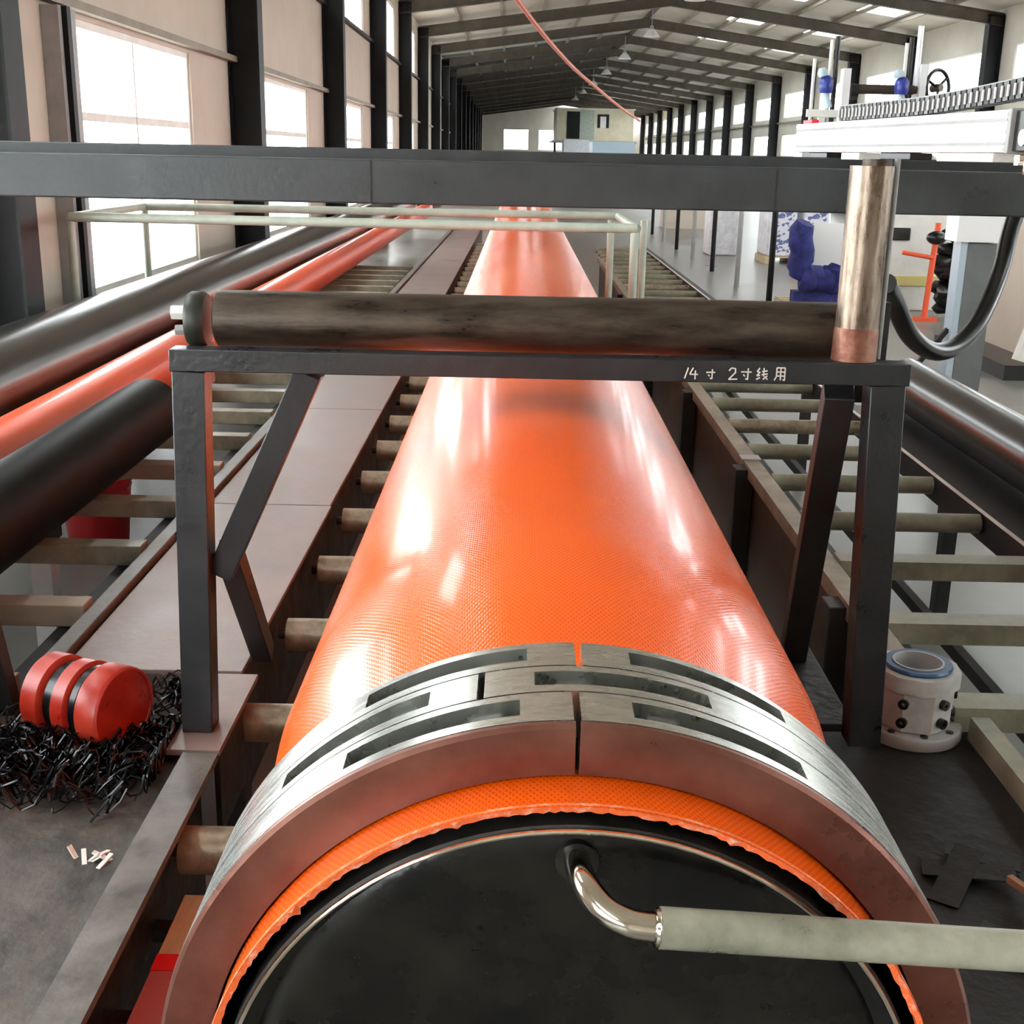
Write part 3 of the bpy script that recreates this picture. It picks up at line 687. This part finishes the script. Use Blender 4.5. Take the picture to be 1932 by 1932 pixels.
# black hose hanging at right
hp = smooth_pts([at(1925, 380, 3.25), at(1905, 440, 3.22), at(1885, 520, 3.15), at(1845, 610, 3.0), at(1800, 655, 2.9), at(1757, 662, 2.8), at(1715, 630, 2.7), at(1688, 570, 2.6), at(1672, 535, 2.5)], 6)
solo('hanging_hose', MB().path(hp, .021, 16), M['black'], 'thick black hose hanging in a loop at the right, behind the front cross beam', 'hose')

# ================================================================== GREEN TUBE RAILING BEHIND
gy0, gy1 = 6.33, 7.6; gz = -.352
thing('tube_rack', [
    ('top_tube', MB().cyl((-2.285, gy0, gz), (.59, gy0, gz), .024, 14), M['green'], 'front tube'),
    ('top_tube', MB().cyl((-2.285, gy1, gz), (.59, gy1, gz), .024, 14), M['green'], 'rear tube'),
    ('side_tube', MB().cyl((-2.285, gy0, gz), (-2.285, gy1, gz), .022, 12), M['green']), ('side_tube', MB().cyl((.59, gy0, gz), (.59, gy1, gz), .022, 12), M['green']),
    ] + [('leg', MB().cyl((x, y, FZ), (x, y, gz-.02), .022, 12), M['green']) for x, y in ((-2.285, gy0), (.58, gy0), (-2.285, gy1), (.55, gy1), (.75, gy1))],
    'pale green tube rack spanning over the pipes behind the cross beam', 'rack')

# ================================================================== LEFT BED AND PIPES
for i in range(22):
    y = 2.38+.47*i
    t_ = i % 3
    lb = [('cross_bar', MB().box(-2.23, -1.06, y-.035, y+.035, -1.15, -1.092), M['olive'])]
    solo('bed_cross_bar', lb[0][1], M['olive'] if i not in (1, 4) else M['purlin'], 'flat cross bar of the left pipe bed, %s from the near end' % ordn(i), 'bar', 'cross bars of the left pipe bed', bevel=.003)
for x, nm in ((-1.10, 'inner'), (-2.19, 'outer')):
    parts = [('rail', MB().box(x-.03, x+.03, 2.3, 12.6, -1.23, -1.152), M['framedark'])]
    for y in (2.5, 4.6, 6.9, 9.2, 11.8): parts.append(('leg', MB().box(x-.03, x+.03, y-.03, y+.03, FZ, -1.231), M['offwhite' if y > 3 else 'framedark']))
    thing('bed_rail', parts, 'dark %s rail of the left pipe bed on short pale legs' % nm, 'rail')
thing('support_leg', [('leg', MB().box(-1.52, -1.455, 3.62, 3.69, FZ, -1.20), M['white']), ('head_plate', MB().box(-1.53, -1.445, 3.60, 3.71, -1.199, -1.152), M['framedark'])], 'pale steel support leg under the left bed beside the red bucket', 'leg')
def longpipe(x, z, r, y0, y1, m, nm, label):
    ps = [Vector((x, y0+(y1-y0)*i/30, z)) for i in range(31)]
    th = .012
    sk = MB().path(ps, r, 64, cap=False); inn = MB().path([ps[0], ps[-1]], r-th, 48, cap=False)
    rim = MB().lathe([(r-th, 0), (r, 0)], ps[0], (0,1,0), 64); rim2 = MB().lathe([(r-th, 0), (r, 0)], ps[-1], (0,1,0), 64)
    thing(nm, [('pipe_wall', sk, m), ('bore', inn, M['black']), ('pipe_end', rim, m), ('pipe_end', rim2, m)], label, 'pipe')
longpipe(-2.03, -.895, .196, 1.4, 22, M['blackpipe'], 'black_pipe', 'large glossy black pipe on the left bed nearest the wall')
longpipe(-1.652, -.973, .118, 1.4, 22, M['redpipe'], 'orange_hose_pipe', 'slim orange-red pipe between the two black pipes on the left')
longpipe(-1.395, -.966, .124, 1.4, 4.55, M['dull'], 'black_pipe', 'short dark black pipe in front of the slim orange one')
# bucket and bits on the floor left
def bucket(x, y, r, h, label):
    thing('bucket', [('bucket_wall', MB().lathe([(r*.8,0),(r,h),(r+.012,h),(r+.012,h-.015),(r*1.0-.006,h-.015),(r*.8-.006,.004),(0,.004),(0,0)], (x, y, FZ), n=32), M['redplastic']),
        ('handle', MB().path([Vector((x+(r+.01)*math.cos(t), y-.02, FZ+h-.02+ (r*.5)*math.sin(t)*-1)) for t in [PI*q/12 for q in range(13)]], .004, 6), M['grey'])], label, 'bucket')
bucket(-1.77, 4.95, .15, .32, 'red plastic bucket on the floor under the left pipe bed')
# red spool with straps
sc0 = Vector((-.935, 2.26, -1.064)); ax = Vector((.92, -.39, 0)).normalized(); L = .25
prof = [(.0,0),(.078,.0),(.083,.004),(.083,.050),(.078,.056),(.056,.060),(.056,.088),(.078,.092),(.083,.096),(.083,.132),(.078,.138),(.060,.142),(.060,.162),(.080,.166),(.085,.172),(.085,.226),(.082,.232),(.0,.234)]
prof = [(r_*1.0, h_*.82) for r_, h_ in prof]
st1 = MB().lathe([(.0565,.0505),(.0725,.051),(.0725,.0705),(.0565,.071)], sc0, ax, 36, closed=True)
st2 = MB().lathe([(.0605,.1175),(.0765,.118),(.0765,.1315),(.0605,.132)], sc0, ax, 36, closed=True)
thing('strap_spool', [('spool', MB().lathe(prof, sc0, ax, 48), M['red'], None), ('strap_winding', st1, M['strap']), ('strap_winding', st2, M['strap']),
    ('rim_ring', MB().lathe([(.079+.004*math.cos(t), .1915+.003*math.sin(t)) for t in [2*PI*q/8 for q in range(8)]], sc0, ax, 40, closed=True), M['red'])],
    'red grooved spool wound with black straps, on the dirty plate at left', 'spool')
tang = MB()
for i in range(270):
    cx, cy = random.gauss(-.86, .11), random.gauss(2.10, .075)
    cx = min(-.66, max(-1.25, cx)); cy = min(2.34, max(1.93, cy))
    if i > 225: cx, cy = random.uniform(-.74, -.66), random.uniform(2.15, 2.5)
    r = random.uniform(.03, .085); ph = random.uniform(0, 6.28); a0 = random.uniform(.6, 1.6); h = random.uniform(-1.146, -1.118)
    pts = []
    for q in range(16):
        t = ph+q/15*4.0*a0
        x_, y_ = cx+r*math.cos(t)*(1+.2*math.sin(q)), cy+r*.7*math.sin(t)
        pts.append(Vector((min(-.668, x_), min(2.46, y_), max(-1.144, h+.022*math.sin(q*1.3+ph)+.018*math.exp(-((cx+.9)/.1)**2)))))
    tang.path(pts, random.uniform(.0015, .0036), 5, flat=random.choice((.4, .7, 1)))
solo('tangled_straps', tang, M['strap'], 'tangled heap of shiny black straps below the red spool', 'straps', kind='stuff')
solo('deck_plate', MB().box(-1.60, -.632, .6, 2.32, -1.165, -1.15), M['plate'], 'dirty brown steel deck plate at bottom left', 'plate')
thing('deck_support', [('side_beam', MB().box(-1.6, -1.54, .6, 2.3, -1.26, -1.166), M['plateblk']), ('post', MB().box(-1.6, -1.54, .7, .76, FZ, -1.261), M['plateblk']), ('post', MB().box(-1.6, -1.54, 2.2, 2.26, FZ, -1.261), M['plateblk']), ('post', MB().box(-.70, -.64, 2.2, 2.26, FZ, -1.166), M['plateblk']), ('post', MB().box(-.70, -.64, .7, .76, FZ, -1.166), M['plateblk'])], 'dark stand under the dirty deck plate at left', 'stand')
# scrap on the plate
cr_ = MB()
for i in range(7):
    c = Vector((-.70+random.uniform(-.03,.03), 1.79+random.uniform(-.02,.02), -1.146)); d = Vector((random.uniform(-1,1), random.uniform(-1,1), .25)).normalized()*.018
    cr_.bar(c-d, c+d, .008, .003)
solo('paper_scrap', cr_, M['offwhite'], 'crumpled pale scrap lying on the dirty deck plate', 'scrap')
solo('dark_post', MB().bar((-1.065, 2.36, -1.16), (-1.08, 2.33, -.95), .04, .04), M['framedark'], 'short dark post at the left picture edge beside the red spool', 'post')

# ================================================================== RIGHT BED
solo('side_sheet', MB().box(.90, .912, 2.5, 14, FZ, -1.16), M['boarddark'], 'dark brown upright side sheet right of the orange pipe', 'sheet')
thing('bed_rail', [('rail', MB().box(.875, .935, 2.5, 14, -1.158, -1.112), mat('rail_tan', (.17,.14,.10), .45, .1, col2=(.30,.26,.19), nscale=8, bump=.1)),
    ('joint_plate', MB().box(.868, .942, 4.55, 4.62, -1.1115, -1.106), M['grey'])], 'tan rail along the top of the brown side sheet', 'rail')
for i, y in enumerate((3.0, 4.45, 6.0, 8.0, 10.4)):
    solo('sheet_post', MB().box(.83, .898, y, y+.09, FZ, -1.125), M['framedark'], 'black upright post against the brown side sheet, %s from the near end' % ordn(i), 'post', 'posts against the brown side sheet', bevel=.003)
for i in range(28):
    y = 2.40+.485*i
    flat = i < 3
    if flat: m_ = MB().box(.94, 1.53, y-.04, y+.04, -1.16, -1.105)
    else: m_ = MB().cyl((.94, y, -1.14), (1.53, y, -1.14), .032, 18)
    solo('bed_cross_bar' if flat else 'bed_roller', m_, M['olive'] if i % 4 != 2 or flat else M['roller'], ('flat pale olive cross bar of the right bed, %s from the near end' if flat else 'pale roller of the right bed, %s from the near end') % ordn(i), 'bar' if flat else 'roller', 'cross members of the right bed')
thing('bed_rail', [('rail', MB().box(1.54, 1.60, 2.2, 16, -1.20, -1.105), M['framedark'], None, [('top_strip', MB().box(1.535, 1.545, 2.2, 16, -1.1045, -1.098), M['offwhite'])]) ] +
    [('leg', MB().box(1.545, 1.595, y, y+.05, FZ, -1.201), M['framedark']) for y in (2.3, 4.2, 6.5, 9, 12, 15)], 'black outer rail of the right bed with a pale top edge', 'rail')
# lower rails seen through the right bed
for i, (x, y) in enumerate(((1.18, 0), (1.34, 0))):
    solo('low_rail', MB().box(x, x+.03, 2.2, 12, -1.45, -1.41), M['framedark'], ['thin dark low rail under the right bed, inner one', 'thin dark low rail under the right bed, outer one'][i], 'rail')
# black shiny pipe pieces right
longpipe(1.80, -.985, .115, 3.7, 5.6, M['blackpipe'], 'black_offcut', 'glossy black pipe offcut on the outer rail of the right bed')
longpipe(1.83, -.95, .16, 2.5, 3.68, M['black'], 'black_sleeve', 'wide black sleeve at the right edge in front of the glossy offcut')
thing('side_cradle', [('shelf', MB().box(1.61, 2.05, 2.4, 5.7, -1.16, -1.112), M['framedark']), ('leg', MB().box(2.0, 2.05, 2.5, 2.55, FZ, -1.161), M['framedark']), ('leg', MB().box(2.0, 2.05, 5.5, 5.55, FZ, -1.161), M['framedark'])], 'dark shelf holding black pipe pieces beside the right bed', 'shelf')
# near right dark plate, flange valve, stick
solo('deck_plate', MB().box(.60, .962, .6, 2.49, -1.185, -1.165), M['plateblk'], 'black oily deck plate at bottom right', 'plate')
solo('side_rail', MB().box(.965, 1.005, .7, 2.34, -1.165, -1.115), M['olive'], 'pale olive edge rail right of the black deck plate', 'rail')
thing('deck_support', [('side_beam', MB().box(.93, 1.0, .6, 2.3, -1.3, -1.186), M['plateblk']), ('post', MB().box(.93, .99, .7, .76, FZ, -1.301), M['plateblk']), ('post', MB().box(.66, .72, 2.25, 2.31, FZ, -1.186), M['plateblk']), ('post', MB().box(.93, .99, 2.2, 2.26, FZ, -1.301), M['plateblk'])], 'dark stand under the black deck plate at right', 'stand')
sheetm = MB()
for k in range(5):
    a = Vector((.80+random.uniform(-.05,.08), 1.75+random.uniform(-.18,.12), -1.154)); d = Vector((random.uniform(-1,1), random.uniform(-.6,.6), .06)).normalized()*random.uniform(.04,.1)
    sheetm.bar(a-d, a+d, .05, .002)
solo('scrap_sheets', sheetm, M['plateblk'], 'loose black scrap sheets on the black deck plate', 'scrap', kind='stuff')
solo('timber_stick', MB().bar((.835, 1.78, -1.140), (.895, 1.64, -1.138), .012, .012), mat('stick_wood', (.30,.17,.10), .6), 'short brown stick lying on the black deck plate', 'stick')
vx, vy, vz = .853, 2.37, -1.164
body = MB()
def hexring(r0, r1, z0, z1, n=8, rot=.2):
    vs = []; 
    for z, r in ((z0, r0), (z0, r1), (z1, r1), (z1, r0)): vs += [(vx+r*math.cos(2*PI*k/n+rot), vy+r*math.sin(2*PI*k/n+rot), z) for k in range(n)]
    fs = [(a*n+k, a*n+(k+1)%n, ((a+1)%4)*n+(k+1)%n, ((a+1)%4)*n+k) for a in range(4) for k in range(n)]
    body.raw(vs, fs)
hexring(.052, .078, vz+.028, vz+.072); hexring(.052, .080, vz+.0725, vz+.115); hexring(.052, .088, vz+.1155, vz+.15, n=10)
ports = []
for a in (-2.15, -1.05, -.1):
    for z in (vz+.050, vz+.092):
        c = Vector((vx+.073*math.cos(a), vy+.073*math.sin(a), z)); d = Vector((math.cos(a), math.sin(a), 0))
        ports.append(('port', MB().lathe([(.004,0),(.011,0),(.011,.012),(.004,.012)], c, d, 14, closed=True), M['black']))
hl = MB()
for k in range(8):
    a = 2*PI*k/8; c = Vector((vx+.086*math.cos(a), vy+.086*math.sin(a), vz+.0275)); hl.cyl(c, c+Vector((0,0,.0012)), .008, 10)
thing('flanged_fitting', [('base_flange', MB().lathe([(.045,0),(.101,0),(.103,.004),(.103,.022),(.100,.026),(.045,.026)], (vx, vy, vz), n=48, closed=True), M['grey'], None, [('bolt_hole', hl, M['black'])]),
    ('body', body, mat('fitting_white', (.33,.32,.30), .45, col2=(.46,.45,.42), nscale=14), 'off-white faceted body'), *ports,
    ('seal_ring', MB().lathe([(.052,0),(.068,0),(.070,.004),(.068,.009),(.054,.009)], (vx, vy, vz+.1505), n=40, closed=True), M['bluering'], 'dark blue ring'),
    ('inner_ring', MB().lathe([(.045,-.03),(.051,-.03),(.053,.011),(.048,.011)], (vx, vy, vz+.1505), n=40, closed=True), M['grey']), ('bore_shade', MB().cyl((vx, vy, vz+.08), (vx, vy, vz+.085), .0515, 32), M['black'])],  # dark disc added to paint the shade inside the hollow
    'off-white flanged fitting with a blue ring standing on the black plate at right', 'fitting', bevel=0)

# ================================================================== RIGHT BACKGROUND GOODS (on the floor)
def g_at(px, py): # point on the hall floor
    d = Vector((px-966, 966-py, Fpx)); v = Vector((d.dot(bx_), d.dot(by_), d.dot(bz_))); return v*(FZ/v.z)
for i in range(7):
    y = 14.3+2.2*i
    solo('stanchion', MB().cyl((2.9, y, FZ), (2.9, y, -.5), .035, 10), M['grey' if i % 2 else 'col'], 'thin upright post beyond the right bed, %s from the near end' % ordn(i), 'post', 'posts beyond the right bed')
solo('stanchion_rail', MB().cyl((2.9, 14.2, -.47), (2.9, 27.6, -.47), .028, 10), M['grey'], 'grey top rail joining the thin posts beyond the right bed', 'rail')
def pallet(x, y, w, d, label):
    ps = []
    for k in range(5): ps.append(('board', MB().box(x, x+w, y+k*d/5, y+k*d/5+d/7, FZ+.10, FZ+.12), M['wood']))
    for k in range(3): ps.append(('runner', MB().box(x+k*(w-.09)/2, x+k*(w-.09)/2+.09, y, y+d, FZ, FZ+.0995), M['wood']))
    thing('pallet', ps, label, 'pallet', 'timber pallets on the right floor')
def bale(x, y, w, d, z0, h, label, m='bottle', marks=True):
    b = MB().box(x, x+w, y, y+d, z0, z0+h)
    pr_ = MB()
    if marks: pr_.box(x+.05, x+w-.05, y-.004, y-.001, z0+.06, z0+h-.06)
    thing('wrapped_bale', [('wrap', b, M[m])]+([('print', pr_, M['print'], 'blue printing')] if marks else []), label, 'bale', 'wrapped bales', bevel=.03)
pallet(4.0, 20.3, .95, .9, 'timber pallet under the blue-printed white bale')
bale(4.02, 20.32, .46, .85, FZ+.121, 1.05, 'white bale with blue printing, left one on the right floor')
bale(4.60, 20.32, .42, .85, FZ+.121, .98, 'white bale with blue printing, beside the salmon sack')
solo('salmon_sack', MB().sphere((4.25, 18.9, FZ+.36), .15, 1, .9, 2.4, 18, .06), M['salmon'], 'salmon coloured sack leaning before the printed bales', 'sack')
bale(3.30, 21.8, .5, .7, FZ, 1.15, 'grey-white bale left of the printed bales', 'bottle', False)
thing('covered_machine', [('cover', MB().sphere((4.15, 30.5, -.75), .62, 1.25, 1, .75, 20, .05), M['black'], 'black cover'), ('plinth', MB().box(3.45, 4.9, 30.0, 31.0, FZ, -1.05), M['cream'])], 'black covered machine far behind the right bed', 'machine')
# blue cloth over board on a pallet
pallet(2.98, 13.5, .95, .9, 'timber pallet under the blue cloth and white board')
cl_ = MB()
for (a, b, r) in (((3.10,13.75,-1.28),(3.10,13.72,-.66),.13), ((3.12,13.7,-1.26),(3.46,13.72,-1.28),.15), ((3.50,13.72,-1.45),(3.52,13.72,-1.14),.14)):
    ps = [Vector(a).lerp(Vector(b), q/8)+Vector((random.uniform(-.02,.02), random.uniform(-.02,.02), random.uniform(-.015,.015))) for q in range(9)]
    cl_.path(ps, [r*(.8 if q in (0, 8) else random.uniform(.92, 1.08)) for q in range(9)], 14)
cl_.box(3.04, 3.62, 13.65, 13.85, FZ+.121, -1.40)
solo('blue_cloth', cl_, M['blue'], 'dark blue cloth heaped round a white board, seen left of the rusty upright tube', 'cloth')
solo('white_board', MB().bar((3.26, 13.97, -1.09), (3.66, 14.0, -1.10), .03, .84), M['sheetwhite'], 'white board leaning on the blue cloth', 'board')
# pale machine with orange pole
mp_ = g_at(1700, 560)
thing('pale_machine', [('cabinet', MB().box(4.15, 5.0, 14.2, 15.2, FZ, -.55), M['offwhite']), ('base_band', MB().box(4.13, 5.02, 14.17, 14.198, FZ+.28, FZ+.40), mat('yellow_band', (.7,.6,.25), .5)), ('control_screen', MB().box(4.22, 4.42, 14.17, 14.198, -.86, -.72), M['black'])],
      'off-white machine cabinet with a yellow band behind the rusty upright tube', 'machine', bevel=.01)
gx = g_at(1742, 605)
ox, oyy = gx.x, gx.y
thing('orange_stand', [('pole', MB().cyl((ox, oyy, FZ+.03), (ox+.06, oyy+.05, -.62), .032, 12), M['orange']), ('arm', MB().cyl((ox+.02, oyy, -.98), (ox-.30, oyy+.02, -.93), .025, 10), M['orange']),
    ('foot', MB().bar((ox-.18, oyy-.03, FZ+.02), (ox+.12, oyy-.03, FZ+.02), .12, .04), M['orange']), ('top_knob', MB().sphere((ox+.03, oyy-.03, -.77), .09, 1.2, 1, .8, 14), M['black'])],
    'orange pole stand with a black knob on the right floor', 'stand')
tb = MB()
for i in range(26):
    c = Vector((ox+.38+random.uniform(-.16, .16), oyy+.25+random.uniform(-.12, .12), FZ+.1+i*.032)); tb.sphere(c, random.uniform(.10, .17)*(1-.012*i), 1, 1, .6, 10, .12)
solo('black_bundle', tb, M['black'], 'black plastic bundle piled beside the orange stand', 'bundle')
cb2 = g_at(1818, 790); cx, cy = cb2.x, cb2.y
thing('machine_column', [('column', MB().box(cx-.11, cx+.075, cy, cy+.16, FZ, -.50), mat('column_grey', (.12,.13,.13), .45, col2=(.16,.17,.17), nscale=6)), ('bright_side', MB().box(cx-.155, cx-.111, cy+.004, cy+.15, FZ+.012, -.49), M['paleblue'], 'pale left edge'),
    ('foot_plate', MB().box(cx-.2, cx+.13, cy-.04, cy+.2, FZ, FZ+.012), M['framedark']),
    ('head_box', MB().box(cx-.2, cx+.12, cy-.03, cy+.2, -.489, -.10), M['white'], 'white head box'), ('brace', MB().bar((cx-.35, cy+.06, -1.32), (cx-.157, cy+.06, -1.06), .03, .03), M['black'])],
    'grey machine column with a white head box at right, behind the hanging hose', 'column')
# white sloping covers at right edge
thing('white_hopper', [('panel', MB().bar((3.98, 9.62, -1.50), (4.30, 9.66, -.35), .12, .10, up=(0,1,0)), M['offwhite']), ('body', MB().box(4.18, 5.2, 9.75, 11.2, FZ+.12, -.45), M['cream']), ('skirt', MB().box(3.85, 5.2, 9.6, 11.3, FZ, FZ+.1195), M['black'])],
      'white sloping machine cover at the far right above the open floor', 'machine cover')
thing('cream_crates', [('crate', MB().box(5.2, 6.0, 15.0, 15.9, -.95, -.45), M['wood']), ('crate', MB().box(5.25, 5.9, 15.0, 15.8, FZ, -.951), M['cream'])], 'pale timber crates behind the white head box', 'crates')
